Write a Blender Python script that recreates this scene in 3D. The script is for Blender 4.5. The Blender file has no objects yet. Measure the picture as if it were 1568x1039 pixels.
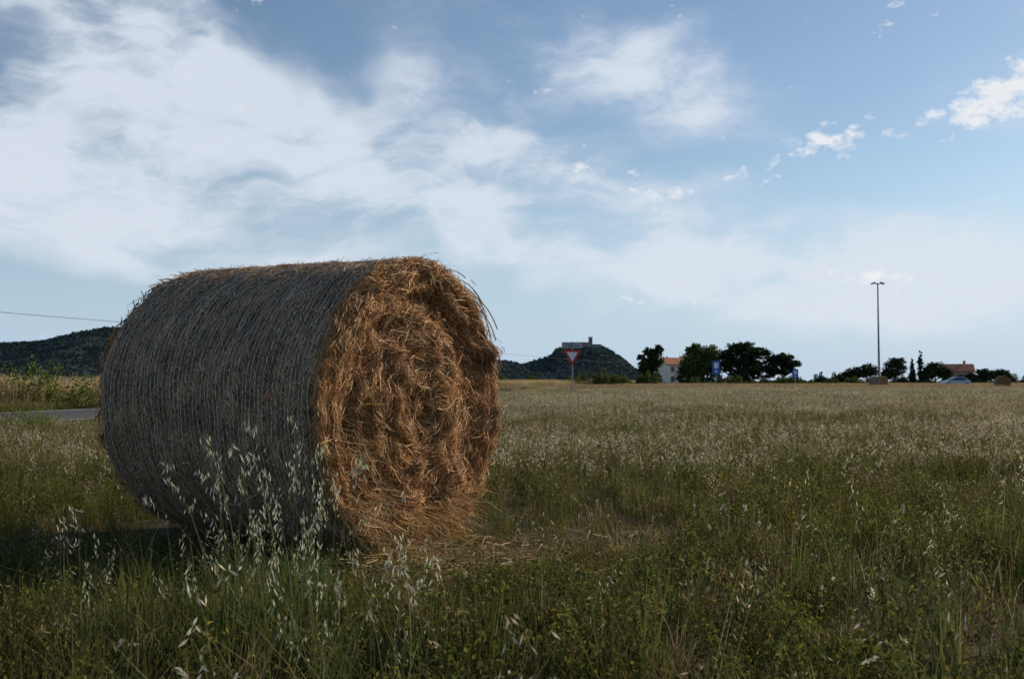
import bpy, math, numpy as np
from mathutils import Vector, Matrix, noise as mn
rng=np.random.default_rng(7)
S=bpy.context.scene
D=bpy.data
def link(o,parent=None):
    S.collection.objects.link(o)
    if parent: o.parent=parent
    return o
def empty(name,loc=(0,0,0),rz=0):
    o=D.objects.new(name,None); o.location=loc; o.rotation_euler=(0,0,rz); return link(o)

# ------------------------------------------------------------ materials
def newmat(name):
    m=D.materials.new(name); m.use_nodes=True; nt=m.node_tree; nt.nodes.clear(); return m,nt
def leafmat(name,trans=.4,vary=.35,gain=1.0,rough=.6,spec=.25):
    m,nt=newmat(name); N=nt.nodes; L=nt.links
    out=N.new('ShaderNodeOutputMaterial'); at=N.new('ShaderNodeAttribute'); at.attribute_name='col'
    col=at.outputs['Color']
    if vary>0:
        oi=N.new('ShaderNodeObjectInfo')
        mr=N.new('ShaderNodeMapRange'); mr.inputs['To Min'].default_value=gain*(1-vary); mr.inputs['To Max'].default_value=gain*(1+vary)
        L.new(oi.outputs['Random'],mr.inputs['Value'])
        hs=N.new('ShaderNodeHueSaturation'); L.new(col,hs.inputs['Color']); L.new(mr.outputs[0],hs.inputs['Value']); col=hs.outputs[0]
    if spec>0:
        b=N.new('ShaderNodeBsdfPrincipled'); b.inputs['Roughness'].default_value=rough; b.inputs['Specular IOR Level'].default_value=spec; L.new(col,b.inputs['Base Color'])
    else:
        b=N.new('ShaderNodeBsdfDiffuse'); L.new(col,b.inputs['Color'])
    t=N.new('ShaderNodeBsdfTranslucent'); mx=N.new('ShaderNodeMixShader'); mx.inputs[0].default_value=trans
    L.new(col,t.inputs['Color'])
    L.new(b.outputs[0],mx.inputs[1]); L.new(t.outputs[0],mx.inputs[2]); L.new(mx.outputs[0],out.inputs[0])
    return m
def nmat(name,c1,c2,scale=5,rough=.8,detail=6,bump=0,spec=.3,metal=0,c3=None):
    m,nt=newmat(name); N=nt.nodes; L=nt.links
    out=N.new('ShaderNodeOutputMaterial'); b=N.new('ShaderNodeBsdfPrincipled')
    tc=N.new('ShaderNodeTexCoord'); n=N.new('ShaderNodeTexNoise'); n.inputs['Scale'].default_value=scale; n.inputs['Detail'].default_value=detail
    r=N.new('ShaderNodeValToRGB'); r.color_ramp.elements[0].position=.35; r.color_ramp.elements[1].position=.65
    r.color_ramp.elements[0].color=(*c1,1); r.color_ramp.elements[1].color=(*c2,1)
    if c3: e=r.color_ramp.elements.new(.85); e.color=(*c3,1)
    L.new(tc.outputs['Object'],n.inputs['Vector']); L.new(n.outputs[0],r.inputs[0]); L.new(r.outputs[0],b.inputs['Base Color'])
    b.inputs['Roughness'].default_value=rough; b.inputs['Specular IOR Level'].default_value=spec; b.inputs['Metallic'].default_value=metal
    if bump:
        bp=N.new('ShaderNodeBump'); bp.inputs['Strength'].default_value=bump; L.new(n.outputs[0],bp.inputs['Height']); L.new(bp.outputs[0],b.inputs['Normal'])
    L.new(b.outputs[0],out.inputs[0]); return m
M_leaf=leafmat('meadow_leaf',.4,.35,gain=.84,spec=0)
M_straw=leafmat('straw',.15,.0,rough=.6,spec=.2)
M_net=leafmat('net_wrap',.2,.0,rough=.5,spec=.3)
M_tree=leafmat('tree_foliage',.2,.0,spec=0)
M_bark=nmat('bark',(.05,.035,.025),(.11,.08,.055),8)
M_metal=nmat('galvanised_metal',(.22,.23,.24),(.3,.31,.32),6,rough=.5,metal=.5)
M_dark=nmat('dark_rubber',(.02,.02,.02),(.03,.03,.03),6)
M_wall=nmat('white_plaster',(.6,.56,.5),(.72,.68,.62),1.2)
M_wall2=nmat('ochre_plaster',(.4,.3,.22),(.5,.4,.3),1.2)
M_roof=nmat('terracotta_tiles',(.3,.1,.06),(.42,.17,.1),3)
M_glass=nmat('dark_glass',(.03,.035,.04),(.05,.055,.06),3,rough=.15,spec=.6)
M_stone=nmat('castle_stone',(.17,.17,.165),(.24,.235,.22),.3)
M_white=nmat('white_sign',(.7,.7,.7),(.78,.78,.78),3,rough=.5)
M_red=nmat('red_sign',(.5,.03,.03),(.55,.04,.03),3,rough=.5)
M_blue=nmat('blue_sign',(.02,.1,.42),(.03,.13,.5),3,rough=.5)
M_black=nmat('black_sign',(.02,.02,.02),(.03,.03,.03),3,rough=.5)
M_sgrey=nmat('grey_sign',(.35,.36,.37),(.42,.43,.44),3,rough=.5)
M_car=nmat('car_paint',(.34,.4,.46),(.36,.42,.48),2,rough=.25,spec=.6,metal=.3)
M_carw=nmat('white_paint',(.7,.7,.7),(.74,.74,.74),2,rough=.25,spec=.6)

# ------------------------------------------------------------ mesh accumulators
class Acc:
    def __init__(s): s.v=[];s.f=[];s.c=[];s.n=0
    def add(s,v,f,c):
        v=np.asarray(v,float).reshape(-1,3); f=np.asarray(f,int).reshape(-1,4); c=np.broadcast_to(np.asarray(c,float),(len(v),3))
        s.v.append(v); s.f.append(f+s.n); s.c.append(c); s.n+=len(v)
    def ribbons(s,P,W,side,col):
        n,k,_=P.shape
        if side.ndim==2: side=side[:,None,:]
        a=P-side*W[:,:,None]*.5; b=P+side*W[:,:,None]*.5
        v=np.stack([a,b],2).reshape(n,k*2,3)
        i=np.arange(k-1)*2
        q=np.stack([i,i+1,i+3,i+2],1)
        f=(q[None]+(np.arange(n)*k*2)[:,None,None]).reshape(-1,4)
        col=np.asarray(col,float)
        if col.ndim==2: c=np.repeat(col,k*2,0)
        else: c=np.repeat(col,2,1).reshape(-1,3)
        s.add(v.reshape(-1,3),f,c)
    def tube(s,pts,rad,col,m=6):
        pts=np.asarray(pts,float); k=len(pts); 
        t=np.gradient(pts,axis=0); t/=np.linalg.norm(t,axis=1)[:,None]+1e-9
        ref=np.array([0,0,1.]) if abs(t[0][2])<.8 else np.array([1.,0,0])
        u=np.cross(t,ref); u/=np.linalg.norm(u,axis=1)[:,None]+1e-9; w=np.cross(t,u)
        a=np.linspace(0,2*np.pi,m,endpoint=False)
        ring=pts[:,None]+np.asarray(rad,float)[:,None,None]*(u[:,None]*np.cos(a)[None,:,None]+w[:,None]*np.sin(a)[None,:,None])
        f=[]
        for i in range(k-1):
            for j in range(m): f.append([i*m+j,i*m+(j+1)%m,(i+1)*m+(j+1)%m,(i+1)*m+j])
        s.add(ring.reshape(-1,3),f,col)
    def mesh(s,name,mat,smooth=False):
        v=np.concatenate(s.v); f=np.concatenate(s.f); c=np.concatenate(s.c)
        me=D.meshes.new(name)
        me.vertices.add(len(v)); me.vertices.foreach_set('co',v.astype(np.float32).ravel())
        me.loops.add(len(f)*4); me.loops.foreach_set('vertex_index',f.astype(np.int32).ravel())
        me.polygons.add(len(f)); me.polygons.foreach_set('loop_start',(np.arange(len(f))*4).astype(np.int32))
        me.update(calc_edges=True)
        ca=me.color_attributes.new('col','FLOAT_COLOR','POINT')
        ca.data.foreach_set('color',np.concatenate([c,np.ones((len(c),1))],1).astype(np.float32).ravel())
        me.materials.append(mat)
        me.polygons.foreach_set('use_smooth',np.full(len(f),smooth)); me.update()
        return me
def unit(v): return v/(np.linalg.norm(v,axis=-1,keepdims=True)+1e-9)
def U(a,b,*s): return a+(b-a)*rng.random(s if s else None)
def jitter(c,n,amt=.2):
    c=np.asarray(c,float); return np.clip(c[None]*(1+rng.normal(0,amt,(n,1)))*(1+rng.normal(0,amt*.3,(n,3))),.005,.9)
def box(name,cx,cy,cz,sx,sy,sz,mat,parent=None,bev=0):
    x,y,z=sx/2,sy/2,sz/2
    v=[(-x,-y,-z),(x,-y,-z),(x,y,-z),(-x,y,-z),(-x,-y,z),(x,-y,z),(x,y,z),(-x,y,z)]
    f=[(0,3,2,1),(4,5,6,7),(0,1,5,4),(1,2,6,5),(2,3,7,6),(3,0,4,7)]
    me=D.meshes.new(name); me.from_pydata(v,[],f); me.materials.append(mat)
    o=D.objects.new(name,me); o.location=(cx,cy,cz); link(o,parent)
    if bev:
        b=o.modifiers.new('b','BEVEL'); b.width=bev; b.segments=2
    return o
def pyd(name,v,f,mat,parent=None,smooth=False):
    me=D.meshes.new(name); me.from_pydata([tuple(map(float,p)) for p in v],[],f); me.materials.append(mat)
    if smooth:
        for p in me.polygons: p.use_smooth=True
    return link(D.objects.new(name,me),parent)
def tubeobj(name,pts,rad,mat,parent=None,m=10):
    a=Acc(); a.tube(pts,rad,(.3,.3,.3),m); me=a.mesh(name,mat,True); return link(D.objects.new(name,me),parent)

# ------------------------------------------------------------ terrain
def grid(name,xs,ys,zf,mat):
    v=[(x,y,zf(x,y)) for y in ys for x in xs]; nx=len(xs)
    f=[(j*nx+i,j*nx+i+1,(j+1)*nx+i+1,(j+1)*nx+i) for j in range(len(ys)-1) for i in range(nx-1)]
    return pyd(name,v,f,mat,smooth=True)
mg,nt=newmat('meadow_soil'); N=nt.nodes; L=nt.links
out=N.new('ShaderNodeOutputMaterial'); b=N.new('ShaderNodeBsdfPrincipled'); b.inputs['Roughness'].default_value=.95; b.inputs['Specular IOR Level'].default_value=.1
tc=N.new('ShaderNodeTexCoord'); n1=N.new('ShaderNodeTexNoise'); n1.inputs['Scale'].default_value=9; n1.inputs['Detail'].default_value=8
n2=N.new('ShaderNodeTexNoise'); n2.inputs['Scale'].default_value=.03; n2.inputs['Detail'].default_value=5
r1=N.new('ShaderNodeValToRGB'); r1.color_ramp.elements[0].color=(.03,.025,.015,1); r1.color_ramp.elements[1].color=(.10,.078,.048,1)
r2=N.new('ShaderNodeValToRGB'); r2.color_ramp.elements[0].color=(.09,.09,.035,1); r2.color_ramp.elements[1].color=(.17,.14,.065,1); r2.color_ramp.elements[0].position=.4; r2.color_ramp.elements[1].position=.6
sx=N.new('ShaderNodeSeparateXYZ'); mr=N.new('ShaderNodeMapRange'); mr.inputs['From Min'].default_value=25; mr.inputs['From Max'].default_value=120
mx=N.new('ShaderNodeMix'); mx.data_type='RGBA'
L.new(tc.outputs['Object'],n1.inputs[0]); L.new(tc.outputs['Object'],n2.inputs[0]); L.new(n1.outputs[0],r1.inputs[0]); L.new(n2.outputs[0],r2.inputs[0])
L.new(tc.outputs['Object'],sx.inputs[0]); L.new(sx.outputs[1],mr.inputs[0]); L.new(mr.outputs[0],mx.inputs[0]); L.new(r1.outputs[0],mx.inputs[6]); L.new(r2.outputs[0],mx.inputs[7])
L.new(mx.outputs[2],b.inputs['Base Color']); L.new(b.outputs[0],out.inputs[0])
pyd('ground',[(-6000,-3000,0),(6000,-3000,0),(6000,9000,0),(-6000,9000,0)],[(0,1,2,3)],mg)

rd=unit(np.array([.211,1.0])); rn=np.array([rd[1],-rd[0]]); R0=np.array([-17.,0.])
M_asph=nmat('asphalt',(.06,.06,.065),(.09,.09,.095),30,rough=.95,spec=.1)
def strip(name,off,w,z,mat,a,bb,parent=None):
    p=[R0+rd*a+rn*(off-w/2),R0+rd*a+rn*(off+w/2),R0+rd*bb+rn*(off+w/2),R0+rd*bb+rn*(off-w/2)]
    return pyd(name,[(q[0],q[1],z) for q in p],[(0,1,2,3)],mat,parent)
road=empty('road'); strip('asphalt',0,5.5,.012,M_asph,-60,400,road)
strip('edge_line_1',2.45,.12,.017,M_white,-60,400,road); strip('edge_line_2',-2.45,.12,.017,M_white,-60,400,road)

# ------------------------------------------------------------ hills
def hill(name,prof,y0,depth,mat,step,treeh,ntree,treecol,sp=1.0):
    px=[p[0] for p in prof]; pz=[p[1] for p in prof]
    xs=np.arange(px[0],px[-1],step); ys=np.linspace(y0-depth,y0+depth,24)
    def zf(x,y):
        h=np.interp(x,px,pz)*math.exp(-((y-y0)/(depth*.45))**2)
        return h*(1+.04*mn.noise(Vector((x*.01,y*.01,0))))-1
    o=grid(name,list(xs),list(ys),zf,mat)
    a=Acc()
    for i in range(ntree):
        x=U(px[0],px[-1]); y=y0-depth*.75*U(0,1)**1.3+depth*.04; z=zf(x,y)
        if z<1: continue
        h=treeh*U(.5,1.25); m=9
        d=unit(rng.normal(0,1,(m,3))); c=np.array([x,y,z+h*.05])+d*np.array([.8*sp,.7*sp,.6])*h*U(.3,1,m,1)**.5
        nrm=unit(rng.normal(0,.3,(m,3))+[0,-.6,.75]); u=unit(np.cross(nrm,rng.normal(0,1,(m,3)))); w=np.cross(nrm,u); s=h*.36
        v=np.stack([c-u*s,c-w*s,c+u*s,c+w*s],1).reshape(-1,3)
        a.add(v,np.arange(m*4).reshape(-1,4),np.repeat(jitter(treecol,m,.06)*U(.92,1.06),4,0))
    t=D.objects.new('tree_canopy',a.mesh('canopy',M_tree)); link(t,o)
    return o
M_hill=nmat('hill_woodland_hazed',(.032,.05,.05),(.04,.058,.055),.03)  # aerial haze painted in: bluish base colour for the distant woods
hill('wooded_hills',[(-4200,45),(-3000,75),(-2200,66),(-1700,84),(-1307,94),(-1182,98),(-1090,121),(-1020,132),(-960,130),(-850,104),(-700,66),(-500,36),(-200,20),(0,5)],2500,700,M_hill,20,9,22000,(.036,.055,.056),1.8)  # canopy colour is blued too, haze put into the leaf colour
ch=hill('castle_hill',[(-300,3),(-150,16),(-60,27),(-39,30),(-14,30),(16,24),(36,29),(58,36),(72,49),(92,49),(121,53),(141,50),(166,34),(188,15),(212,5),(280,0)],1500,190,M_hill,4,6,5400,(.062,.086,.082))  # same painted haze blue in this canopy, in a lighter tone
ca=empty('castle',(119,1485,50))
box('tower',0,0,7,5.6,6,20,M_stone,ca)
for i in range(3): box('merlon_%d'%i,-2.2+i*2.2,-2.5,17.6,1.1,1,1.2,M_stone,ca)
box('keep_wall',-7.3,0,4.5,9,6,10,M_stone,ca); box('curtain_wall',9.8,1,2,14,5,9,M_stone,ca); box('curtain_wall_2',-18.8,2,1,14,5,8,M_stone,ca)
box('window',.3,-3.02,10,.9,.06,1.6,M_glass,ca)

# ------------------------------------------------------------ trees
def tree(name,x,y,blobs,trunk,n,leaf,col,tr=.18,lz=1.0):
    n=int(n*2.3)
    e=empty(name,(x,y,0))
    a=Acc(); tz=trunk
    base=np.array([0,0,-.1]); top=np.array([U(-.2,.2),0,tz])
    a.tube([base,(base+top)/2+U(-.1,.1,3)*.5,top],[tr*1.3,tr,tr*.75],(.1,.08,.06),8)
    for b in blobs:
        c=np.array(b[:3]); a.tube([top*np.array([1,1,.85]),(top+c)/2+[0,0,-.1],c],[tr*.7,tr*.45,tr*.12],(.1,.08,.06),6)
    w=D.objects.new('trunk',a.mesh('trunk',M_bark,True)); link(w,e)
    a=Acc(); vol=np.array([b[3]*b[4]*b[5] for b in blobs])**.8; vol=vol/vol.sum()
    for b,vv in zip(blobs,vol):
        nn=int(n*vv)+60; nc=max(14,nn//34)
        d=unit(rng.normal(0,1,(nc,3))); rr=U(.15,1.0,nc,1)**.5
        cc=np.array(b[:3])+d*rr*np.array(b[3:6])*.9
        cs=U(.18,.34,nc)*min(b[3],b[5])*1.3; sh=U(.55,1.35,nc)
        k=rng.integers(0,nc,nn)
        p=cc[k]+rng.normal(0,.5,(nn,3))*cs[k][:,None]*np.array([1,1,.7])
        nrm=unit(rng.normal(0,1,(nn,3))+[0,0,.4]); u=unit(np.cross(nrm,rng.normal(0,1,(nn,3)))); wv=np.cross(nrm,u)
        s=(leaf*U(.5,1.25,nn))[:,None]
        v=np.stack([p-u*s,p-wv*s*.65*lz,p+u*s,p+wv*s*.65*lz],1).reshape(-1,3)
        cl=jitter(col,nn,.18)*sh[k][:,None]
        a.add(v,np.arange(nn*4).reshape(-1,4),np.repeat(cl,4,0))
    link(D.objects.new('foliage',a.mesh('foliage',M_tree)),e); return e
G1=(.055,.075,.03); G2=(.09,.115,.037); G3=(.048,.064,.032)
tree('broadleaf_tree',24,170,[(-.7,0,3.2,1.6,1.6,1.6),(.8,0,4.6,1.5,1.5,1.7),(-.2,0,5.8,1.2,1.2,.9),(1.5,0,6.5,.9,.9,.9),(-1.4,0,4.6,.9,.9,.9),(.3,0,2.0,1.6,1.4,1.1)],2,3600,.2,G1)
tree('broadleaf_tree',32.1,168,[(0,0,4.3,3.0,2.8,2.5),(-2.0,0,3.0,1.8,1.8,1.9),(2.0,0,5.3,2,2,1.7),(1.5,0,2.2,2.6,2,1.8),(-.8,0,6.2,1.9,1.8,1.2),(-2.2,0,1.5,1.8,1.6,1.2)],1.5,6200,.2,G2)
tree('umbrella_pine',40.2,170,[(0,0,6.4,3.1,3,1.3),(-2.8,0,5.4,2.2,2,1.1),(2.8,0,5.6,2.1,2,1.2),(.5,0,4.6,3.4,2.8,1.2),(-1.8,0,3.2,2.6,2,1.3),(1.8,0,3.2,2.4,2,1.4),(-3.4,0,4.2,1.8,1.6,1.3),(0,0,1.9,3.4,2,1.1)],3.2,7400,.2,G3,.25)
tree('umbrella_pine',47.4,172,[(0,0,4.8,2.2,2,1.1),(-1.9,0,4.2,1.8,1.5,1.1),(1.9,0,3.9,1.6,1.5,.9),(.2,0,2.9,2.4,1.8,1.1),(-2.0,0,2.4,1.6,1.3,1.1)],2.4,4400,.18,G3,.2)
tree('broadleaf_tree',70,200,[(0,0,2.4,2.4,2,1.5),(2.6,0,2.9,2.3,2,1.6),(-2.2,0,1.6,1.5,1.4,1.1)],1,3000,.18,G3)
tree('broadleaf_tree',77.3,198,[(0,0,3.3,2.2,2,2),(.5,0,4.6,1.6,1.6,1.2),(-1.5,0,2.0,1.6,1.4,1.3)],1.2,2600,.18,G3)
for cx,h in((81.7,5.9),(83.4,7.6)):
    tree('cypress_tree',cx,200,[(0,0,h*.3,.7,.7,h*.28),(0,0,h*.55,.55,.55,h*.27),(0,0,h*.8,.3,.3,h*.2)],1,1600,.15,G3)
tree('broadleaf_tree',86.3,200,[(0,0,3.2,2.2,2,1.7),(-1.8,0,2.2,1.7,1.5,1.4),(2.1,0,2.4,1.5,1.5,1.4)],1.2,3000,.18,G1)
tree('broadleaf_tree',98,203,[(0,0,2.1,2.6,2,1.3),(3.3,0,2.1,2.2,2,1.2),(-2.6,0,1.5,1.8,1.5,1.1)],.9,3200,.18,G3)
def shrubs(name,items,col,leaf=.16):
    a=Acc()
    for (x,y,w,h) in items:
        nn=int(260*w*h*(.16/leaf))+120
        d=rng.normal(0,1,(nn,3)); d=unit(d); d[:,2]=abs(d[:,2]); p=np.array([x,y,0])+d*U(.3,1,nn,1)**.5*np.array([w/2,w/2,h])*(1+.25*np.sin(d[:,:1]*9+x))
        nrm=unit(rng.normal(0,1,(nn,3))); u=unit(np.cross(nrm,rng.normal(0,1,(nn,3)))); wv=np.cross(nrm,u); s=(leaf*U(.5,1.2,nn))[:,None]
        v=np.stack([p-u*s,p-wv*s*.6,p+u*s,p+wv*s*.6],1).reshape(-1,3)
        a.add(v,np.arange(nn*4).reshape(-1,4),np.repeat(jitter(col,nn,.3),4,0))
    return link(D.objects.new(name,a.mesh(name,M_tree)))
it=[(62.8,200,3,2.3),(59,202,2,1.4),(66.5,201,3.4,2.4),(91,205,3,1.6),(104,205,4,2.4),(110,206,5,2.9),(118,206,6,3.1),(127,204,6,2.6)]
for i in range(34): it.append((U(50,130),U(205,225),U(2,5),U(.8,2.0)))
shrubs('distant_hedge',it,(.05,.065,.03))
it=[(U(9,22),U(150,165),U(2,4),U(1.3,2.3)) for i in range(14)]+[(U(22,60),U(158,168),U(2,4),U(.8,1.7)) for i in range(20)]+[(U(-22,8),U(180,210),U(3,6),U(1,2.2)) for i in range(14)]
shrubs('roadside_hedge',it,(.10,.12,.04))

# ------------------------------------------------------------ houses
def house(name,x,y,w,d,eave,ridge,rz,wall,wins):
    e=empty(name,(x,y,0),rz)
    v=[(-w/2,-d/2,0),(w/2,-d/2,0),(w/2,d/2,0),(-w/2,d/2,0),(-w/2,-d/2,eave),(w/2,-d/2,eave),(w/2,d/2,eave),(-w/2,d/2,eave),(-w/2,0,ridge-.1),(w/2,0,ridge-.1)]
    pyd('walls',v,[(0,1,5,4),(2,3,7,6),(1,2,6,9,5),(3,0,4,8,7)],wall,e)
    o=.35; s=(ridge-eave)/(d/2)
    for sg,nm in((-1,'roof_front'),(1,'roof_back')):
        a=[(-w/2-o,0,ridge),(w/2+o,0,ridge),(w/2+o,sg*(d/2+o),eave-s*o),(-w/2-o,sg*(d/2+o),eave-s*o)]
        vv=a+[(p[0],p[1],p[2]+.16) for p in a]
        pyd(nm,vv,[(0,1,2,3),(7,6,5,4),(0,4,5,1),(1,5,6,2),(2,6,7,3),(3,7,4,0)],M_roof,e)
    for i,(wx,wz,ww,wh) in enumerate(wins):
        box('window_%d'%i,wx,-d/2-.01,wz,ww,.08,wh,M_glass,e); box('sill_%d'%i,wx,-d/2-.06,wz-wh/2-.06,ww+.2,.2,.1,M_wall,e)
    box('chimney',w*.25,0.6,ridge+.3,.5,.5,1.1,wall,e)
    return e
house('farmhouse',38.9,230,8,7,4.7,6.2,.25,M_wall,[(-2.8,3.6,.9,1.1),(-.9,3.6,.9,1.1),(1.6,3.6,.9,1.1),(-2.8,1.3,.9,1.3),(-.9,1.1,1,2.2),(1.6,1.3,.9,1.3)])
house('bungalow',96.4,212,5.6,5,3.0,4.4,-.3,M_wall2,[(-1.7,1.7,.9,1.1),(.2,1.2,.9,2.1),(1.8,1.7,.8,1.1)])

# ------------------------------------------------------------ street furniture
e=empty('street_lamp',(41.2,110,0)); tubeobj('pole',[(0,0,0),(0,0,6),(0,0,11.9)],[.14,.1,.07],M_metal,e)
tubeobj('crossarm',[(-.5,0,11.86),(0,0,11.8),(.5,0,11.86)],[.05,.06,.05],M_metal,e)
for s in(-1,1):
    h=box('lamp_head',s*.52,0,11.88,.5,.3,.14,M_metal,e,.04); h.rotation_euler=(0,s*.35,0); g=box('lens',s*.5,0,11.795,.34,.2,.03,M_glass,e); g.rotation_euler=(0,s*.35,0)
box('base_plate',0,0,.06,.5,.5,.12,M_metal,e)

e=empty('give_way_sign',(3.2,52,0),-.06)
tubeobj('post',[(0,.06,0),(0,.06,1.5),(0,.06,2.98)],[.035]*3,M_metal,e)
def plate(name,pts,y,mat,par,th=.012):
    n=len(pts); v=[(p[0],y,p[1]) for p in pts]+[(p[0],y+th,p[1]) for p in pts]
    f=[tuple(range(n)),tuple(range(2*n-1,n-1,-1))]+[(i,i+n,(i+1)%n+n,(i+1)%n) for i in range(n)]
    return pyd(name,v,f,mat,par)
def rtri(r,cz,rc=.05):
    out=[]
    for k in range(3):
        a=-math.pi/2+k*2*math.pi/3; cx,cy=math.cos(a)*(r-2*rc),cz+math.sin(a)*(r-2*rc)
        for j in range(5):
            b=a-math.pi/3+j*math.pi/6; out.append((cx+math.cos(b)*rc,cy+math.sin(b)*rc))
    return out
plate('red_triangle',rtri(.57,2.24),0,M_red,e); plate('white_triangle',rtri(.34,2.24,.02),-.005,M_white,e,.004)
plate('distance_panel',[(-.56,2.6),(.56,2.6),(.56,2.94),(-.56,2.94)],0,M_black,e); plate('distance_face',[(-.54,2.62),(.54,2.62),(.54,2.92),(-.54,2.92)],-.004,M_sgrey,e,.003)
t=D.curves.new('t','FONT'); t.body='100 m'; t.size=.3; t.align_x='CENTER'; t.extrude=.002; o=D.objects.new('lettering',t); o.location=(0,-.008,2.665); o.rotation_euler=(math.pi/2,0,0); t.materials.append(M_black); link(o,e)
def bluesign(x,y,w,z0,z1):
    e=empty('blue_road_sign',(x,y,0))
    tubeobj('post',[(0,.05,0),(0,.05,1),(0,.05,z1-.05)],[.035]*3,M_metal,e)
    plate('panel',[(-w/2,z0),(w/2,z0),(w/2,z1),(-w/2,z1)],0,M_blue,e)
    h=z1-z0; plate('symbol',[(-w*.28,z0+h*.45),(w*.28,z0+h*.45),(w*.28,z0+h*.85),(-w*.28,z0+h*.85)],-.005,M_white,e,.004)
    plate('symbol_arrow',[(-w*.18,z0+h*.15),(w*.18,z0+h*.15),(0,z0+h*.38)],-.005,M_white,e,.004)
bluesign(19.8,95,.76,1.5,2.85); bluesign(31.8,110,.66,1.2,2.2)
P=[(-62,26),(-21.5,150),(37,330)]; 
ul=empty('utility_line')
for i,(x,y) in enumerate(P):
    tubeobj('pole_%d'%i,[(x,y,0),(x,y,4),(x,y,7.4)],[.16,.13,.1],M_bark,ul)
for i in range(2):
    a=np.array([*P[i],7.2]); b=np.array([*P[i+1],7.2]); ts=np.linspace(0,1,30)[:,None]
    pts=a+(b-a)*ts; pts[:,2]-=(ts*(1-ts)*4*.5)[:,0]; tubeobj('cable_%d'%i,pts,[.022]*30,M_dark,ul,5)

# ------------------------------------------------------------ cars
def car(name,x,y,rz,paint,sc=1):
    e=empty(name,(x,y,0),rz); e.scale=(sc,)*3
    prof=[(-2.0,.32),(-2.05,.62),(-1.98,.92),(-1.75,1.0),(-1.35,1.38),(-.9,1.47),(.1,1.47),(.45,1.38),(1.05,.98),(1.75,.86),(2.02,.68),(2.05,.35)]
    v=[];f=[];n=len(prof)
    def hw(z): return .84 if z<1 else .84-(z-1)*.45
    for s in(-1,1):
        for (px,pz) in prof: v.append((px,s*hw(pz),pz))
    for i in range(n): f.append((i,(i+1)%n,(i+1)%n+n,i+n))
    f.append(tuple(range(n-1,-1,-1))); f.append(tuple(range(n,2*n)))
    o=pyd('body',v,f,paint,e); bv=o.modifiers.new('b','BEVEL'); bv.width=.05; bv.segments=2
    for s in(-1,1):
        for nm,q in(('side_window_rear',[(-1.28,1.02),(-1.12,1.34),(-.4,1.41),(-.4,1.02)]),('side_window_front',[(-.32,1.02),(-.32,1.41),(.35,1.35),(.85,1.02)])):
            vv=[(a,s*(hw(b)+.012),b) for a,b in q]; pyd(nm,vv,[(0,1,2,3)],M_glass,e)
        for wx in(-1.3,1.3):
            a=Acc(); a.tube([(wx,s*.66,.32),(wx,s*.68,.32),(wx,s*.86,.32),(wx,s*.87,.32)],[.02,.32,.32,.2],(.1,.1,.1),20); link(D.objects.new('wheel',a.mesh('wheel',M_dark)),e)
            a=Acc(); a.tube([(wx,s*.872,.32),(wx,s*.88,.32),(wx,s*.881,.32)],[.2,.18,.01],(.3,.3,.3),16); link(D.objects.new('hubcap',a.mesh('hub',M_metal)),e)
    pyd('windscreen',[(.5,-.66,1.365),(.5,.66,1.365),(1.03,.78,1.02),(1.03,-.78,1.02)],[(0,1,2,3)],M_glass,e).location=(.02,0,.02)
    pyd('rear_window',[(-1.38,-.66,1.35),(-1.38,.66,1.35),(-1.72,.78,1.05),(-1.72,-.78,1.05)],[(3,2,1,0)],M_glass,e).location=(-.02,0,.02)
car('parked_car',67.8,150,math.pi,M_car); car('parked_car',14.0,190,1.0,M_carw,.9)

# ------------------------------------------------------------ hay bale
R=.75; LEN=1.55
def nz(x,y,z): return np.array([mn.noise(Vector((float(a),float(b),float(c)))) for a,b,c in zip(np.ravel(x),np.ravel(y),np.ravel(z))]).reshape(np.shape(x))
def rad(th): return R*(1+.010*np.sin(2*th+.6)+.006*np.sin(5*th)+.004*np.sin(9*th+1))
def facez(r,th):
    x=r*np.cos(th); y=r*np.sin(th)
    z=.055*nz(x*4,y*4,x*0)+.055*nz(x*12,y*12,x*0+5)
    z+=.012*np.sin(2*np.pi*(r/.085+th/(2*np.pi)))
    q=np.clip(1-np.abs(r-.52)/.2,0,1); z-=.085*q*(.35+.65*np.clip(np.cos(th-.7),0,1))
    z+=.035*np.exp(-((r-.2)/.14)**2)-.03*np.clip((r-.68)/.09,0,1)**2
    return z
def sider(z,th):
    e=np.minimum(-z,z+LEN); 
    return rad(th)-.035*np.clip(1-e/.08,0,1)**2+.003*np.sin(z*70+2*np.sin(th*2))+.012*nz(z*6,np.cos(th)*3,np.sin(th)*3)
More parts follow.
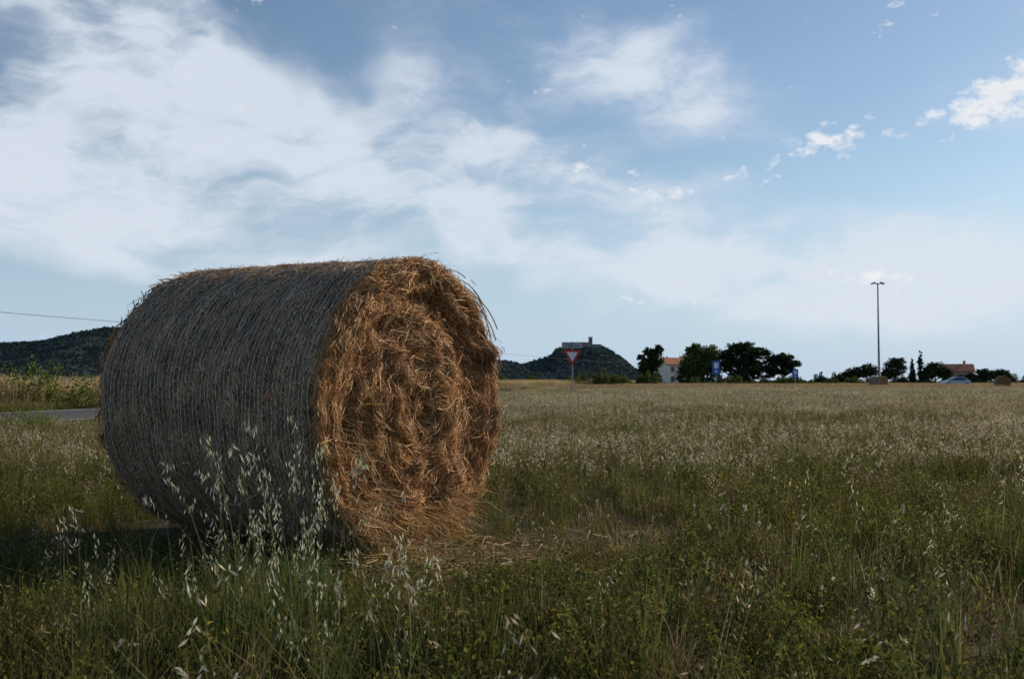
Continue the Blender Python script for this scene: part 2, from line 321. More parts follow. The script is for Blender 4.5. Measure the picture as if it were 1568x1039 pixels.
def bale_meshes():
    A=Acc()
    nt_,nz_=180,60
    th=np.linspace(0,2*np.pi,nt_,endpoint=False); zz=np.linspace(-LEN,0,nz_)
    TH,ZZ=np.meshgrid(th,zz); RR=sider(ZZ,TH)-.008
    v=np.stack([RR*np.cos(TH),RR*np.sin(TH),ZZ],-1).reshape(-1,3)
    f=[(i*nt_+j,i*nt_+(j+1)%nt_,(i+1)*nt_+(j+1)%nt_,(i+1)*nt_+j) for i in range(nz_-1) for j in range(nt_)]
    A.add(v,f,(.15,.105,.062))
    rs=np.linspace(.001,1,50)
    for zs,fl in((0,1),(-LEN,-1)):
        TH,RS=np.meshgrid(th,rs); RR=RS*(sider(np.full_like(TH,zs),TH)-.008)
        Z=zs+fl*(facez(RR,TH)-.015)*np.clip((1-RS)*20,0,1)
        v=np.stack([RR*np.cos(TH),RR*np.sin(TH),Z],-1).reshape(-1,3)
        f=[(i*nt_+j,i*nt_+(j+1)%nt_,(i+1)*nt_+(j+1)%nt_,(i+1)*nt_+j) for i in range(49) for j in range(nt_)]
        A.add(v,f,(.12,.062,.03))
    core=A.mesh('core',M_straw,True)
    F=Acc()
    def face_fibres(n,zs,fl,w0=.0036,lmin=.03,lmax=.13,lift=.010,sg=.55):
        r=np.sqrt(U(0,1,n))*(R-.008); th=U(0,2*np.pi,n)
        x=r*np.cos(th); y=r*np.sin(th)
        ang=1.1*nz(x*5,y*5,x*0+9)+rng.normal(0,sg,n); ln=U(lmin,lmax,n)
        k=4; ts=np.linspace(-.5,.5,k)
        arc=(ln/np.maximum(r,.06))[:,None]*ts[None]*np.cos(ang)[:,None]
        rr=r[:,None]+ln[:,None]*ts[None]*np.sin(ang)[:,None]+rng.normal(0,.002,(n,k)); rr=np.clip(rr,.004,R+.01)
        tt=th[:,None]+np.clip(arc,-1.2,1.2)
        tilt=rng.normal(0,.24,n)
        zb=facez(np.clip(rr,0,R),tt); zb=zb*.6+zb.mean(1,keepdims=True)*.4
        z=zb+rng.exponential(lift,n)[:,None]-.004+ln[:,None]*ts[None]*tilt[:,None]
        Pp=np.stack([rr*np.cos(tt),rr*np.sin(tt),zs+fl*z],-1)
        W=np.tile(w0*U(.5,1.4,n)[:,None],(1,k)); W[:,0]*=.7; W[:,-1]*=.6
        tg=unit(Pp[:,-1]-Pp[:,0]); roll=rng.normal(0,.7,n)
        s0=unit(np.cross(tg,np.array([0,0,1.]))); s1=np.cross(tg,s0)
        side=s0*np.cos(roll)[:,None]+s1*np.sin(roll)[:,None]
        pal=np.array([(.46,.255,.105),(.54,.33,.155),(.35,.175,.07),(.62,.42,.23),(.24,.115,.05),(.49,.27,.12)])
        c=pal[rng.integers(0,6,n)]*(1+rng.normal(0,.18,(n,1)))*(1+.45*nz(x*6,y*6,x*0+2)[:,None])
        c=np.clip(c,.01,.85)
        F.ribbons(Pp,W,side,c)
    face_fibres(70000,0,1); face_fibres(2600,0,1,.0034,.06,.16,.022,.9); face_fibres(9000,-LEN,-1,.006)
    def rim(n,zs,fl,out=1.0):
        th=U(0,2*np.pi,n); ln=U(.03,.11,n)*out; k=4; ts=np.linspace(0,1,k)
        sg=rng.choice([-1,1],n); a=rng.normal(.05,.22,n)
        b=rng.normal(.12,.4,n)
        tt=th[:,None]+(sg*ln*np.cos(a)/R)[:,None]*ts; r=(R-.012-U(0,.03,n))[:,None]+(ln*np.sin(a))[:,None]*ts
        z=zs+fl*((-.025+U(-.03,.02,n))[:,None]+(ln*np.sin(b))[:,None]*ts)
        Pp=np.stack([r*np.cos(tt),r*np.sin(tt),z],-1); Pp[:,:,1]-=(ln**1.5)[:,None]*ts**2*.4
        W=(.0036*U(.5,1.2,n))[:,None]*np.array([1,1,.8,.4])
        tg=unit(Pp[:,-1]-Pp[:,0]); side=unit(np.cross(tg,unit(rng.normal(0,1,(n,3)))))
        F.ribbons(Pp,W,side,jitter((.48,.32,.155),n,.28))
    rim(4400,0,1); rim(260,0,1,1.6); rim(1000,-LEN,-1)
    for th0,ln,b in((1.05,.22,.3),(.95,.26,.5),(1.15,.2,.4),(.8,.2,.3),(1.3,.12,.5),(1.62,.1,.9),(2.2,.12,.4),(.5,.15,.3),(1.0,.3,.2)):
        k=6; ts=np.linspace(0,1,k); r=R-.01+ln*b*ts-ln*.35*ts**2; tt=th0-(ln/R)*ts
        Pp=np.stack([r*np.cos(tt),r*np.sin(tt)-.1*ts**2*ln,.0+.06*ts],-1)[None]
        F.ribbons(Pp,np.full((1,k),.0065),np.array([[.3,.3,.9]]),jitter((.3,.2,.1),1,.1))
    n=1500; cl=rng.normal(-1.85,.6,20); th=cl[rng.integers(0,20,n)]+rng.normal(0,.09,n); r0=U(.5,.77,n); ln=U(.03,.15,n); k=4; ts=np.linspace(0,1,k)
    base=np.stack([r0*np.cos(th),r0*np.sin(th),U(-.03,.06,n)],-1)
    d=unit(np.stack([rng.normal(0,.9,n),-U(.0,1,n),rng.normal(.3,.45,n)],-1))
    Pp=base[:,None]+d[:,None]*(ln[:,None]*ts)[:,:,None]; Pp[:,:,2]+=.05*ts**2; Pp[:,:,1]=np.maximum(Pp[:,:,1],-R+.01)
    F.ribbons(Pp,(.004*U(.5,1.2,n))[:,None]*np.array([.7,1,1,.5]),unit(rng.normal(0,1,(n,3))),jitter((.5,.33,.155),n,.3))
    face=F.mesh('straw_face',M_straw)
    G=Acc(); n=56000; th=U(0,2*np.pi,n); z=U(-LEN+.0,-.0,n); ln=U(.02,.09,n); k=3; ts=np.linspace(-.5,.5,k)
    a=rng.normal(0,.65,n)
    tt=th[:,None]+(ln*np.cos(a)/R)[:,None]*ts; zz=np.clip(z[:,None]+(ln*np.sin(a))[:,None]*ts,-LEN-.01,.01)
    r=sider(zz,tt)+(-.005+rng.exponential(.0026,n))[:,None]
    Pp=np.stack([r*np.cos(tt),r*np.sin(tt),zz],-1); tg=unit(Pp[:,-1]-Pp[:,0])
    rd_=np.stack([np.cos(th),np.sin(th),0*th],-1); s0=unit(np.cross(tg,rd_)); roll=rng.normal(0,.35,n)[:,None]; side=s0*np.cos(roll)+rd_*np.sin(roll)
    shade=1+.6*nz(z*8,np.cos(th)*5,np.sin(th)*5)
    c=jitter((.40,.265,.145),n,.38)*shade[:,None]
    G.ribbons(Pp,(.0042*U(.5,1.3,n))[:,None]*np.array([.7,1,.7]),side,np.clip(c,.02,.75))
    n=3600; th=U(0,2*np.pi,n); z=U(-LEN,0,n); ln=U(.01,.045,n); ts=np.array([0,.5,1.]); a=U(.15,.9,n); sg=rng.choice([-1,1],n)
    tt=th[:,None]+(sg*ln*np.cos(a)/R)[:,None]*ts; r=rad(tt)+(ln*np.sin(a))[:,None]*ts; zz=z[:,None]+(rng.normal(0,.4,n)*ln)[:,None]*ts
    Pp=np.stack([r*np.cos(tt),r*np.sin(tt),zz],-1)
    G.ribbons(Pp,np.full((n,3),.0026),unit(rng.normal(0,1,(n,3))),jitter((.42,.3,.17),n,.3))
    sidem=G.mesh('straw_side',M_straw)
    H=Acc(); ns=56; sp=LEN/ns; k=520
    for i in range(ns):
        z0=-LEN+sp*(i+.5); t=np.linspace(0,2*np.pi,k)
        skew=.02*np.sin(t*2+i*.03)
        zz=np.clip(z0+skew+.003*np.sin(t*7+i*.3)+.008*nz(t*3,t*0+i*.15,t*0),-LEN+.004,-.004); rr=sider(zz,t)+.002+.006*nz(t*38,t*0+i*1.7,t*0+4)
        Pp=np.stack([rr*np.cos(t),rr*np.sin(t),zz],-1)[None]
        b=np.clip(.55+.75*nz(t*60,t*0+i*.9,t*0+8),.12,.85)
        W=.0037*(1+.7*nz(t*70,t*0+i*2.9,t*0+1)); 
        H.ribbons(Pp,W[None],np.array([[0,0,1.]]),(b[:,None]*np.array([1.0,.96,.9]))[None])
    m=130
    for i in range(ns-1):
        z0=-LEN+sp*(i+.5); t=np.linspace(0,2*np.pi,m*2+1)+rng.normal(0,.004,m*2+1)
        zz=np.clip(z0+.02*np.sin(t*2+i*.03)+np.where(np.arange(m*2+1)%2==0,.0,sp),-LEN+.004,-.004); rr=sider(zz,t)+.002+rng.normal(0,.0012,m*2+1)
        Pp=np.stack([rr*np.cos(t),rr*np.sin(t),zz],-1)[None]
        H.ribbons(Pp,np.full((1,m*2+1),.0017),np.array([[0,0,1.]]),(np.full((m*2+1,1),.45)*np.array([1,.96,.9]))[None])
    net=H.mesh('net_wrap',M_net)
    return dict(core=core,straw_face=face,straw_side=sidem,net_wrap=net)
BM=bale_meshes()
def bale(center,ang,tilt=0,sc=1):
    n=Vector((math.cos(ang)*math.cos(tilt),math.sin(ang)*math.cos(tilt),-math.sin(tilt))); p=Vector((-math.sin(ang),math.cos(ang),0)); u=n.cross(p)
    e=D.objects.new('hay_bale',None); link(e)
    e.matrix_world=Matrix(((p.x,u.x,n.x,center[0]),(p.y,u.y,n.y,center[1]),(p.z,u.z,n.z,center[2]),(0,0,0,1)))@Matrix.Scale(sc,4)
    for k_,me in BM.items():
        o=D.objects.new(k_,me); link(o,e)
    return e
bale((-.477,5.0,.755),math.atan2(-.525,.851),.02)
bale((38.0,100,.68),-.9,0,.9); bale((47.6,95,.68),-1.9,0,.9)

# ------------------------------------------------------------ meadow plants
def blades(a,n,rad_,hmin,hmax,w,cols,lean=.5,k=5,seed=False):
    th=U(0,2*np.pi,n); r=np.sqrt(U(0,1,n))*rad_; base=np.stack([r*np.cos(th),r*np.sin(th),np.zeros(n)],-1)
    az=U(0,2*np.pi,n); h=U(hmin,hmax,n); ln=np.abs(rng.normal(0,lean,n))*h; ts=np.linspace(0,1,k)
    d=np.stack([np.cos(az),np.sin(az),np.zeros(n)],-1)
    P=base[:,None]+d[:,None]*(ln[:,None]*ts**2)[:,:,None]; P[:,:,2]+=h[:,None]*(ts-.12*ts**3)
    W=(w*U(.6,1.3,n))[:,None]*np.clip(1-ts**2.2,.06,1)[None]
    a2=az+math.pi/2+rng.normal(0,.5,n); side=np.stack([np.cos(a2),np.sin(a2),np.zeros(n)],-1)
    cols=np.array(cols); c=cols[rng.integers(0,len(cols),n)]*(1+rng.normal(0,.2,(n,1)))
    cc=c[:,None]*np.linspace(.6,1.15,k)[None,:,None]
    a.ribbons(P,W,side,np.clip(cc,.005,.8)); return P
def quads(a,c,u,v,lu,lv,col):
    lu=np.asarray(lu)[:,None]; lv=np.asarray(lv)[:,None]
    V=np.stack([c,c+u*lu*.5+v*lv*.5,c+u*lu,c+u*lu*.5-v*lv*.5],1).reshape(-1,3)
    a.add(V,np.arange(len(c)*4).reshape(-1,4),np.repeat(col,4,0))
def heads(a,P,m,sl,sw,col,spread,zone=.4,droop=.6,fuzzy=False):
    n,k,_=P.shape
    for i in range(n):
        t=U(1-zone,1,m)*(k-1); i0=np.minimum(t.astype(int),k-2); fr=(t-i0)[:,None]
        c=P[i][i0]*(1-fr)+P[i][i0+1]*fr
        ax=unit((P[i][-1]-P[i][-2])[None])
        if fuzzy: u=unit(ax*1.6+rng.normal(0,.5,(m,3)))
        else:
            off=rng.normal(0,spread,(m,3)); off[:,2]*=.5; c=c+off; u=unit(np.stack([rng.normal(0,.3,m),rng.normal(0,.3,m),-np.full(m,droop)],-1)+ax*.15)
        v=unit(np.cross(u,rng.normal(0,1,(m,3))))
        quads(a,c,u,v,sl*U(.6,1.2,m),sw*U(.7,1.2,m),jitter(col,m,.18))
def weed(a,n,rad_,hmin,hmax,leafcols,ls,nl,flower=.3,white=False):
    P=blades(a,n,rad_,hmin,hmax,.003,[(.09,.1,.03),(.12,.1,.045)],.35)
    k=P.shape[1]
    for i in range(n):
        m=nl; t=U(.15,1,m)*(k-1); i0=np.minimum(t.astype(int),k-2); fr=(t-i0)[:,None]
        c=P[i][i0]*(1-fr)+P[i][i0+1]*fr+rng.normal(0,.012,(m,3))
        u=unit(rng.normal(0,1,(m,3))+[0,0,.35]); v=unit(np.cross(u,rng.normal(0,1,(m,3))))
        lc=np.array(leafcols)[rng.integers(0,len(leafcols),m)]*(1+rng.normal(0,.25,(m,1)))
        quads(a,c,u,v,ls*U(.5,1.3,m),ls*.5*U(.6,1.2,m),np.clip(lc,.01,.6))
        if rng.random()<flower:
            m=4; c=P[i][-1][None]+rng.normal(0,.005,(m,3)); u=unit(rng.normal(0,1,(m,3))); v=unit(np.cross(u,rng.normal(0,1,(m,3))))
            quads(a,c,u,v,np.full(m,.009),np.full(m,.008),jitter((.6,.59,.52) if white else (.46,.38,.06),m,.15))
GR=[(.105,.135,.035),(.135,.15,.045),(.085,.11,.03),(.165,.155,.06)]
DRY=[(.35,.27,.14),(.28,.21,.10),(.42,.34,.2),(.23,.16,.085)]
WG=[(.115,.13,.03),(.15,.15,.035),(.085,.105,.03),(.21,.185,.045)]
SEED=(.62,.55,.41)
variants={}
def variant(nm,fn):
    a=Acc(); fn(a); me=a.mesh(nm,M_leaf); variants[nm]=D.objects.new(nm,me)
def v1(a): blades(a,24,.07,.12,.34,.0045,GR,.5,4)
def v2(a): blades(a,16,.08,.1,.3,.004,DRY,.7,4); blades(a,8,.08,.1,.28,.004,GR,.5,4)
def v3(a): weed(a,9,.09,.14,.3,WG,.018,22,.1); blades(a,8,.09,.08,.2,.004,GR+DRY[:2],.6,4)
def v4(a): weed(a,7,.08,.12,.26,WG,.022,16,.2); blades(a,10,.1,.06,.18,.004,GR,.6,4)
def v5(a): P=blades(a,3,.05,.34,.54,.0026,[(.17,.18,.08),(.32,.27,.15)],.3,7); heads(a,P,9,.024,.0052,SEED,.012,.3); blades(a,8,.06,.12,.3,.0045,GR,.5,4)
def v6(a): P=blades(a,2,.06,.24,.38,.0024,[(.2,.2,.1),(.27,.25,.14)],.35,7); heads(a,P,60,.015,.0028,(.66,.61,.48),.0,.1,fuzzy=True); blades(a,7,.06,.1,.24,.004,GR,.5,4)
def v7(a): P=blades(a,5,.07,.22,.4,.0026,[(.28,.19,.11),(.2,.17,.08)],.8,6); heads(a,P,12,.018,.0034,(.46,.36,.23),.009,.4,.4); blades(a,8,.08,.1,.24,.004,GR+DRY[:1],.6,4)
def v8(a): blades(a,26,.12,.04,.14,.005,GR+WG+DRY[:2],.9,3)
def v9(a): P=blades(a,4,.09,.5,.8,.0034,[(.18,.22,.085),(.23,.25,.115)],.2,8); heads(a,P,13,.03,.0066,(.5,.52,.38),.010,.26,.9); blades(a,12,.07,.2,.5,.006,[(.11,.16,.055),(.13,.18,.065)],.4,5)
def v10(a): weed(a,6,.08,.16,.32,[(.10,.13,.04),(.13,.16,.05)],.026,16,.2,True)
for nm,fn in(('green_tuft',v1),('dry_tuft',v2),('clover_weed',v3),('yellow_weed',v4),('wild_oat',v5),('haretail',v6),('brome',v7),('low_turf',v8),('tall_oat',v9),('broad_weed',v10)):
    for q in range(2): variant(nm+'_%d'%q,fn)
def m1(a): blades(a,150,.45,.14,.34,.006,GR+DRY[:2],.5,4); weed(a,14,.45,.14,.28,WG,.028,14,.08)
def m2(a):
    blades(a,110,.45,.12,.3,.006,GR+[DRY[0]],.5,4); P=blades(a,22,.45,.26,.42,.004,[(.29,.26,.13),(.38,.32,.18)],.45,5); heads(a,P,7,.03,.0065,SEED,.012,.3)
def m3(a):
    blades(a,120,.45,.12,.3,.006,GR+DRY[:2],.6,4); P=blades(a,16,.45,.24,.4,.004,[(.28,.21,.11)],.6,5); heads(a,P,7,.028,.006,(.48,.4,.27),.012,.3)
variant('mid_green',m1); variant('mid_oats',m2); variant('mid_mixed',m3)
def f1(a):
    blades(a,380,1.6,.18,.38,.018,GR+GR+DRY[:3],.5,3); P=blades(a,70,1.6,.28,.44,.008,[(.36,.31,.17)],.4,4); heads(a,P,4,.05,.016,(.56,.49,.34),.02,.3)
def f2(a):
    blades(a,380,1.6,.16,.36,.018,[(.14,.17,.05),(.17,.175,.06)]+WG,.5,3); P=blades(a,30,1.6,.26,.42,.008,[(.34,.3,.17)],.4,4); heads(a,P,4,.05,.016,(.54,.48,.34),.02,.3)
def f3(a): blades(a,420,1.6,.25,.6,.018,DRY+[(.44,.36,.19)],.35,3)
variant('far_oats',f1); variant('far_green',f2); variant('far_dry',f3)
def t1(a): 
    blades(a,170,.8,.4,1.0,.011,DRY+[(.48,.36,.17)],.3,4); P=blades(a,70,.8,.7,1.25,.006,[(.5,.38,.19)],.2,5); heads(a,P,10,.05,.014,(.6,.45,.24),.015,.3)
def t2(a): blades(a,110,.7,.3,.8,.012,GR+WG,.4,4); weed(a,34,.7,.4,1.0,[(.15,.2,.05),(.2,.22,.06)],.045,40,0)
variant('tall_dry_grass',t1); variant('tall_green_weed',t2)

meadow=empty('meadow_grass')
def scatter(vn,pts,smin,smax,tilt=.12,parent=meadow,scl=None):
    n=len(pts)
    if n==0: return
    me=D.meshes.new('pts_'+vn); me.vertices.add(n); me.vertices.foreach_set('co',np.concatenate([pts,np.zeros((n,1))],1).astype(np.float32).ravel()); me.update()
    r=np.stack([rng.normal(0,tilt,n),rng.normal(0,tilt,n),U(0,6.283,n)],-1).astype(np.float32)
    at=me.attributes.new('rot','FLOAT_VECTOR','POINT'); at.data.foreach_set('vector',r.ravel())
    s=U(smin,smax,n) if scl is None else scl*U(smin,smax,n)
    at=me.attributes.new('scl','FLOAT','POINT'); at.data.foreach_set('value',s.astype(np.float32))
    o=D.objects.new('scatter_'+vn,me); link(o,parent)
    g=D.node_groups.new('g_'+vn,'GeometryNodeTree'); g.interface.new_socket('Geometry',in_out='INPUT',socket_type='NodeSocketGeometry'); g.interface.new_socket('Geometry',in_out='OUTPUT',socket_type='NodeSocketGeometry')
    i=g.nodes.new('NodeGroupInput'); ou=g.nodes.new('NodeGroupOutput'); ip=g.nodes.new('GeometryNodeInstanceOnPoints'); oi=g.nodes.new('GeometryNodeObjectInfo'); oi.inputs['Object'].default_value=variants[vn]
    oi.inputs['As Instance'].default_value=True
    na=g.nodes.new('GeometryNodeInputNamedAttribute'); na.data_type='FLOAT_VECTOR'; na.inputs['Name'].default_value='rot'
    nb=g.nodes.new('GeometryNodeInputNamedAttribute'); nb.data_type='FLOAT'; nb.inputs['Name'].default_value='scl'
    g.links.new(i.outputs[0],ip.inputs['Points']); g.links.new(oi.outputs['Geometry'],ip.inputs['Instance'])
    g.links.new(na.outputs[0],ip.inputs['Rotation']); g.links.new(nb.outputs[0],ip.inputs['Scale']); g.links.new(ip.outputs[0],ou.inputs[0])
    md=o.modifiers.new('gn','NODES'); md.node_group=g
def wedge(dens,y0,y1,half=.62,pad=1.5):
    A=(y1-y0)*2*(half*y1+pad); n=int(A*dens); x=U(-half*y1-pad,half*y1+pad,n); y=U(y0,y1,n)
    k=np.abs(x)<half*y+pad; return np.stack([x[k],y[k]],-1)
def roff(p): return (p-R0)@rn
def baleclear(p,m=0.0):
    q=p-np.array([-.477,5.0]); n_=np.array([.851,-.525]); t_=np.array([.525,.851])
    a=q@n_; b_=q@t_
    return ~((a<.02+m)&(a>-LEN-.02)&(np.abs(b_)<.42+m))
def mask(p): return (np.abs(roff(p))>2.9)&baleclear(p)
def nfield(p,s,o): return nz(p[:,0]*s,p[:,1]*s,p[:,0]*0+o)
def verge_scale(p):
    o=roff(p); return np.where(o>0,np.clip(.5+.4*nfield(p,.25,21)+(o-3)/7*.6,.3,1),1.0)
def near_scale(p):
    q=p-np.array([-.477-.65,5.0+.4]); d=np.sqrt((q**2).sum(1)); return np.clip(.5+.5*(d-1.0)/1.3,.55,1.0)
for vn,dens in(('green_tuft',24),('dry_tuft',13),('clover_weed',30),('yellow_weed',22),('wild_oat',3.4),('haretail',2.4),('brome',8),('low_turf',34),('broad_weed',6)):
    for q in range(2):
        p=wedge(dens*.5,1.35,9); p=p[mask(p)]
        f=nfield(p,.7,{'wild_oat':3,'haretail':5,'brome':7,'dry_tuft':9,'green_tuft':13,'broad_weed':15}.get(vn,1)); keep=U(0,1,len(p))<np.clip(.7+1.6*f,.08,1) if vn!='low_turf' else np.ones(len(p),bool)
        p=p[keep]; scatter('%s_%d'%(vn,q),p,.7,1.15,scl=near_scale(p))
for q,(cx,cy,sx_,sy_,n) in enumerate(((-.92,3.45,.15,.18,9),(-.8,3.15,.28,.25,6),(-.36,2.4,.14,.12,4),(-1.3,2.9,.3,.2,4),(1.2,4.5,1.5,1.2,5))):
    p=np.stack([rng.normal(cx,sx_,n),rng.normal(cy,sy_,n)],-1); scatter('tall_oat_%d'%(q%2),p,.85 if q<1 else .62,1.1 if q<1 else .85,.08)
p=np.stack([rng.normal(-1.0,.3,20),rng.normal(3.2,.3,20)],-1); scatter('green_tuft_0',p,1.0,1.5)
for vn,d1 in(('mid_green',4.6),('mid_oats',2.6),('mid_mixed',2.8)):
    p=wedge(d1,8,38); f=nfield(p,.12,{'mid_green':0,'mid_oats':4,'mid_mixed':8}[vn]); p=p[mask(p)&(U(0,1,len(p))<.7+1.2*f)]; scatter(vn,p,.8,1.2,.08,scl=verge_scale(p))
for vn,d1 in(('far_oats',.36),('far_green',.56)):
    p=wedge(d1,34,210,.68); p=p[mask(p)]; scatter(vn,p,.8,1.2,.03,scl=verge_scale(p))
p=wedge(.3,80,215,.68); p=p[mask(p)&(roff(p)>4)&(nfield(p,.03,2)>-.15)]; scatter('far_dry',p,.8,1.25,.03)
verge=empty('roadside_grass')
def along(n,o0,o1,a0,a1):
    a=U(a0,a1,n); o=U(o0,o1,n); return R0+rd*a[:,None]+rn*o[:,None]
scatter('tall_dry_grass',np.concatenate([along(620,-10,-4.2,5,90),along(900,-14,-4.2,80,260),along(420,-30,-10,10,120)]),.7,1.1,.06,verge)
scatter('tall_green_weed',np.concatenate([along(100,-11,-4.2,10,60),along(60,-14,-4.2,60,200)]),.5,1.1,.08,verge)
scatter('tall_dry_grass',along(220,3.2,4.8,60,260),.3,.55,.06,verge)
shrubs('roadside_shrub',[(-14.6,30.5,1.6,1.45),(-15.8,31,1.3,1.25),(-13.8,31.5,1.2,1.0)],(.12,.15,.04),.05)
scatter('tall_green_weed',np.stack([U(-8.6,-7.3,7),U(14.2,16,7)],-1),.35,.6,.1,verge)
a=Acc(); n=2200; x=rng.normal(-.15,.45,n); y=rng.normal(4.55,.3,n); az=U(0,6.28,n); ln=U(.04,.14,n); ts=np.array([-.5,0,.5])
P_=np.stack([x,y,U(.01,.1,n)],-1)[:,None]+np.stack([np.cos(az),np.sin(az),rng.normal(0,.25,n)],-1)[:,None]*(ln[:,None]*ts)[:,:,None]
P_[:,:,2]=np.maximum(P_[:,:,2],.005); a.ribbons(P_,np.full((n,3),.0038),unit(rng.normal(0,1,(n,3))),jitter((.4,.28,.14),n,.25))
link(D.objects.new('loose_straw',a.mesh('loose_straw',M_straw)))

# ------------------------------------------------------------ light, sky
AZ=math.radians(34); EL=math.radians(26)
sd=Vector((math.cos(AZ)*math.cos(EL),math.sin(AZ)*math.cos(EL),math.sin(EL)))
sl=D.lights.new('sun','SUN'); sl.energy=5.0; sl.angle=math.radians(.5); sl.color=(1,.85,.65); so=D.objects.new('sun',sl); so.rotation_euler=sd.to_track_quat('Z','Y').to_euler(); link(so)
w=D.worlds.new('World'); S.world=w; w.use_nodes=True; nt=w.node_tree; N=nt.nodes; L=nt.links; N.clear()
out=N.new('ShaderNodeOutputWorld'); bg=N.new('ShaderNodeBackground'); bg.inputs['Strength'].default_value=.1
sky=N.new('ShaderNodeTexSky'); sky.sky_type='NISHITA'; sky.sun_disc=False; sky.sun_elevation=EL; sky.sun_rotation=math.pi/2-AZ; sky.air_density=1.1; sky.dust_density=.3; sky.ozone_density=2.2
def M(op,a,b=None,c=None,cl=False):
    n=N.new('ShaderNodeMath'); n.operation=op; n.use_clamp=cl
    for i,v in enumerate((a,b,c)):
        if v is None: continue
        if isinstance(v,(int,float)): n.inputs[i].default_value=v
        else: L.new(v,n.inputs[i])
    return n.outputs[0]
tc=N.new('ShaderNodeTexCoord'); sp=N.new('ShaderNodeSeparateXYZ'); L.new(tc.outputs['Generated'],sp.inputs[0])
X,Y,Z=sp.outputs
uu=M('ARCTAN2',X,Y); vv=M('ARCSINE',Z)
cb=N.new('ShaderNodeCombineXYZ'); L.new(uu,cb.inputs[0]); L.new(vv,cb.inputs[1]); UV=cb.outputs[0]
def noise(vec,scale,detail,rough,sx,sy,rot,dist=0,off=0):
    mp=N.new('ShaderNodeMapping'); mp.inputs['Rotation'].default_value=(0,0,rot); mp.inputs['Scale'].default_value=(sx,sy,1); mp.inputs['Location'].default_value=(off,off*.7,off)
    L.new(vec,mp.inputs[0]); n=N.new('ShaderNodeTexNoise'); n.inputs['Scale'].default_value=scale; n.inputs['Detail'].default_value=detail; n.inputs['Roughness'].default_value=rough; n.inputs['Distortion'].default_value=dist
    n.noise_dimensions='2D'
    L.new(mp.outputs[0],n.inputs[0]); return n
wn=noise(UV,4,4,.55,1,1,0,0,3)
vm=N.new('ShaderNodeVectorMath'); vm.operation='MULTIPLY_ADD'; L.new(wn.outputs['Color'],vm.inputs[0]); vm.inputs[1].default_value=(.14,.10,0); vm.inputs[2].default_value=(-.07,-.05,0)
va=N.new('ShaderNodeVectorMath'); va.operation='ADD'; L.new(UV,va.inputs[0]); L.new(vm.outputs[0],va.inputs[1]); WUV=va.outputs[0]
def blob(az,el,ra,re,rot,amp,vec):
    mp=N.new('ShaderNodeMapping'); mp.vector_type='TEXTURE'; mp.inputs['Location'].default_value=(az,el,0); mp.inputs['Rotation'].default_value=(0,0,rot); mp.inputs['Scale'].default_value=(ra,re,1)
    L.new(vec,mp.inputs[0]); g=N.new('ShaderNodeTexGradient'); g.gradient_type='SPHERICAL'; L.new(mp.outputs[0],g.inputs[0])
    return M('MULTIPLY',g.outputs['Fac'],amp)
def total(lst,vec):
    acc=None
    for b_ in lst:
        o=blob(*b_,vec); acc=o if acc is None else M('ADD',acc,o)
    return acc
veil=total([(-.42,.20,.36,.16,.1,1.5),(-.33,.29,.22,.08,-.5,1.1),(-.24,.17,.26,.11,-.1,1.0),(-.07,.23,.17,.09,-.5,1.2),
            (.05,.18,.30,.10,-.35,1.3),(.18,.13,.40,.08,-.15,1.1),(.45,.10,.36,.08,0,1.4),(.10,.31,.30,.07,-.3,.8),(.18,.27,.16,.06,-.5,.7),(.52,.28,.18,.08,.35,.8),
            (-.45,.36,.3,.06,.3,.6),(-.15,.285,.07,.05,-.7,-.8),(-.43,.085,.22,.05,.05,-.9),(.38,.21,.18,.04,-.1,-.5),
            (-1.3,.3,.6,.2,0,1.0),(1.4,.3,.6,.2,0,1.0),(3.0,.3,.8,.2,0,1.0)],WUV)
fn=noise(WUV,3.4,7,.55,1,2.2,-.45,0,1).outputs['Fac']; fn2=noise(WUV,9,6,.62,1,2.8,.35,0,5).outputs['Fac']
fm=M('ADD',M('MULTIPLY',fn,.62),M('MULTIPLY',fn2,.38))
mrn=N.new('ShaderNodeMapRange'); mrn.interpolation_type='SMOOTHSTEP'; mrn.inputs['From Min'].default_value=.36; mrn.inputs['From Max'].default_value=.66; L.new(fm,mrn.inputs[0])
vd=M('MULTIPLY',M('MINIMUM',M('MAXIMUM',veil,0),1.05),M('ADD',M('MULTIPLY',mrn.outputs[0],.8),.27)); vd=M('ADD',vd,M('MULTIPLY',M('SUBTRACT',fm,.5),.55))
mr2=N.new('ShaderNodeMapRange'); mr2.interpolation_type='SMOOTHSTEP'; mr2.inputs['From Min'].default_value=-.04; mr2.inputs['From Max'].default_value=1.0; mr2.inputs['To Max'].default_value=.9; L.new(vd,mr2.inputs[0]); vd=mr2.outputs[0]
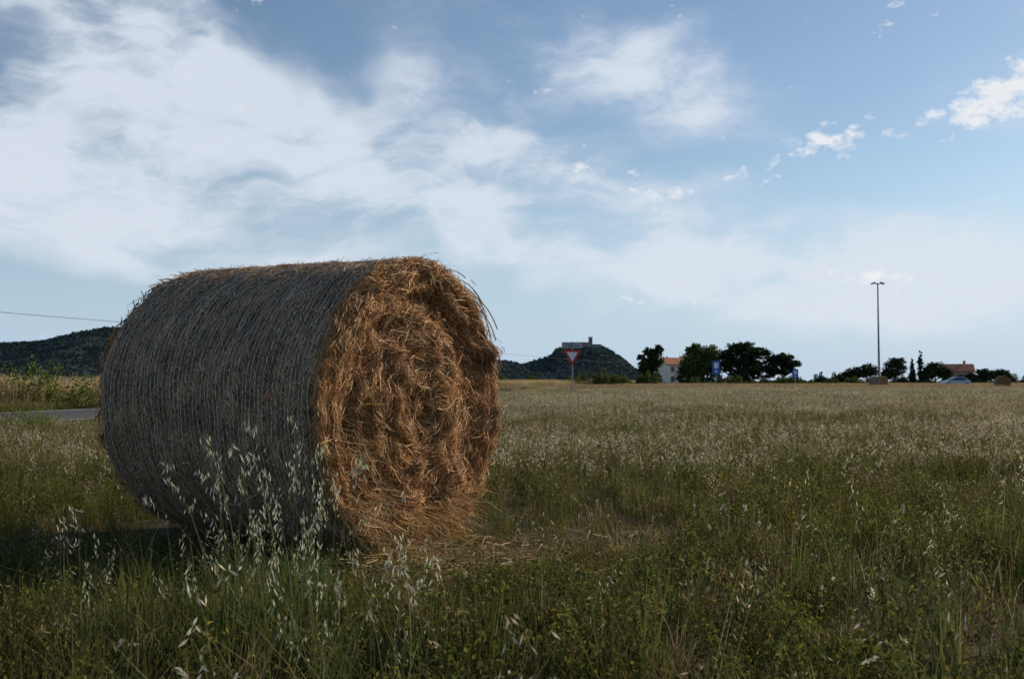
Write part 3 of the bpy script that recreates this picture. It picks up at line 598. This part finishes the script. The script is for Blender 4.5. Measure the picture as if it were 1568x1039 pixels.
pz_=total([(.335,.235,.07,.028,0,.9),(.44,.245,.06,.03,.1,1.1),(.485,.265,.06,.035,.2,1.3),(.29,.225,.05,.02,0,.9),(.24,.20,.04,.018,0,.8),(.38,.352,.05,.03,1,.7),(.15,.185,.06,.018,0,.7),(.02,.295,.03,.012,0,.8),(.1,.215,.12,.03,-.2,.5),(.36,.10,.10,.016,0,1.0),(.16,.08,.1,.012,0,.6),(-.28,.37,.08,.03,0,.7)],UV)
pn=noise(UV,42,5,.6,1,1.6,-.1,0,9).outputs['Fac']
pd=M('MULTIPLY',M('SUBTRACT',M('ADD',pn,M('MULTIPLY',pz_,.36)),.715),4.5,cl=False); pd=M('MULTIPLY',M('MINIMUM',M('MAXIMUM',pd,0),1),.85)
hz=M('GREATER_THAN',Z,0)
hr=N.new('ShaderNodeMapRange'); hr.interpolation_type='SMOOTHSTEP'; hr.inputs['From Min'].default_value=.24; hr.inputs['From Max'].default_value=-.02; hr.inputs['To Min'].default_value=0; hr.inputs['To Max'].default_value=.9; L.new(Z,hr.inputs[0])
mh=N.new('ShaderNodeMix'); mh.data_type='RGBA'; L.new(hr.outputs[0],mh.inputs[0]); L.new(sky.outputs[0],mh.inputs[6]); mh.inputs[7].default_value=(4.5,6.1,8.1,1)
mix=N.new('ShaderNodeMix'); mix.data_type='RGBA'; L.new(M('MULTIPLY',vd,hz),mix.inputs[0]); L.new(mh.outputs[2],mix.inputs[6]); mix.inputs[7].default_value=(7.1,7.7,8.6,1)
mix2=N.new('ShaderNodeMix'); mix2.data_type='RGBA'; L.new(M('MULTIPLY',pd,hz),mix2.inputs[0]); L.new(mix.outputs[2],mix2.inputs[6]); mix2.inputs[7].default_value=(8.8,8.8,8.9,1)
L.new(mix2.outputs[2],bg.inputs[0]); L.new(bg.outputs[0],out.inputs[0])

# ------------------------------------------------------------ camera
c=D.cameras.new('camera'); c.sensor_width=36; c.lens=36*1500/1568; c.clip_end=20000; c.clip_start=.05
c.dof.use_dof=True; c.dof.focus_distance=5.0; c.dof.aperture_fstop=9
co=D.objects.new('camera',c); co.location=(0,0,.88); co.rotation_euler=(math.pi/2+math.atan(63.5/1500),0,0); link(co); S.camera=co
S.view_settings.view_transform='Standard'; S.view_settings.look='None'; S.view_settings.exposure=0
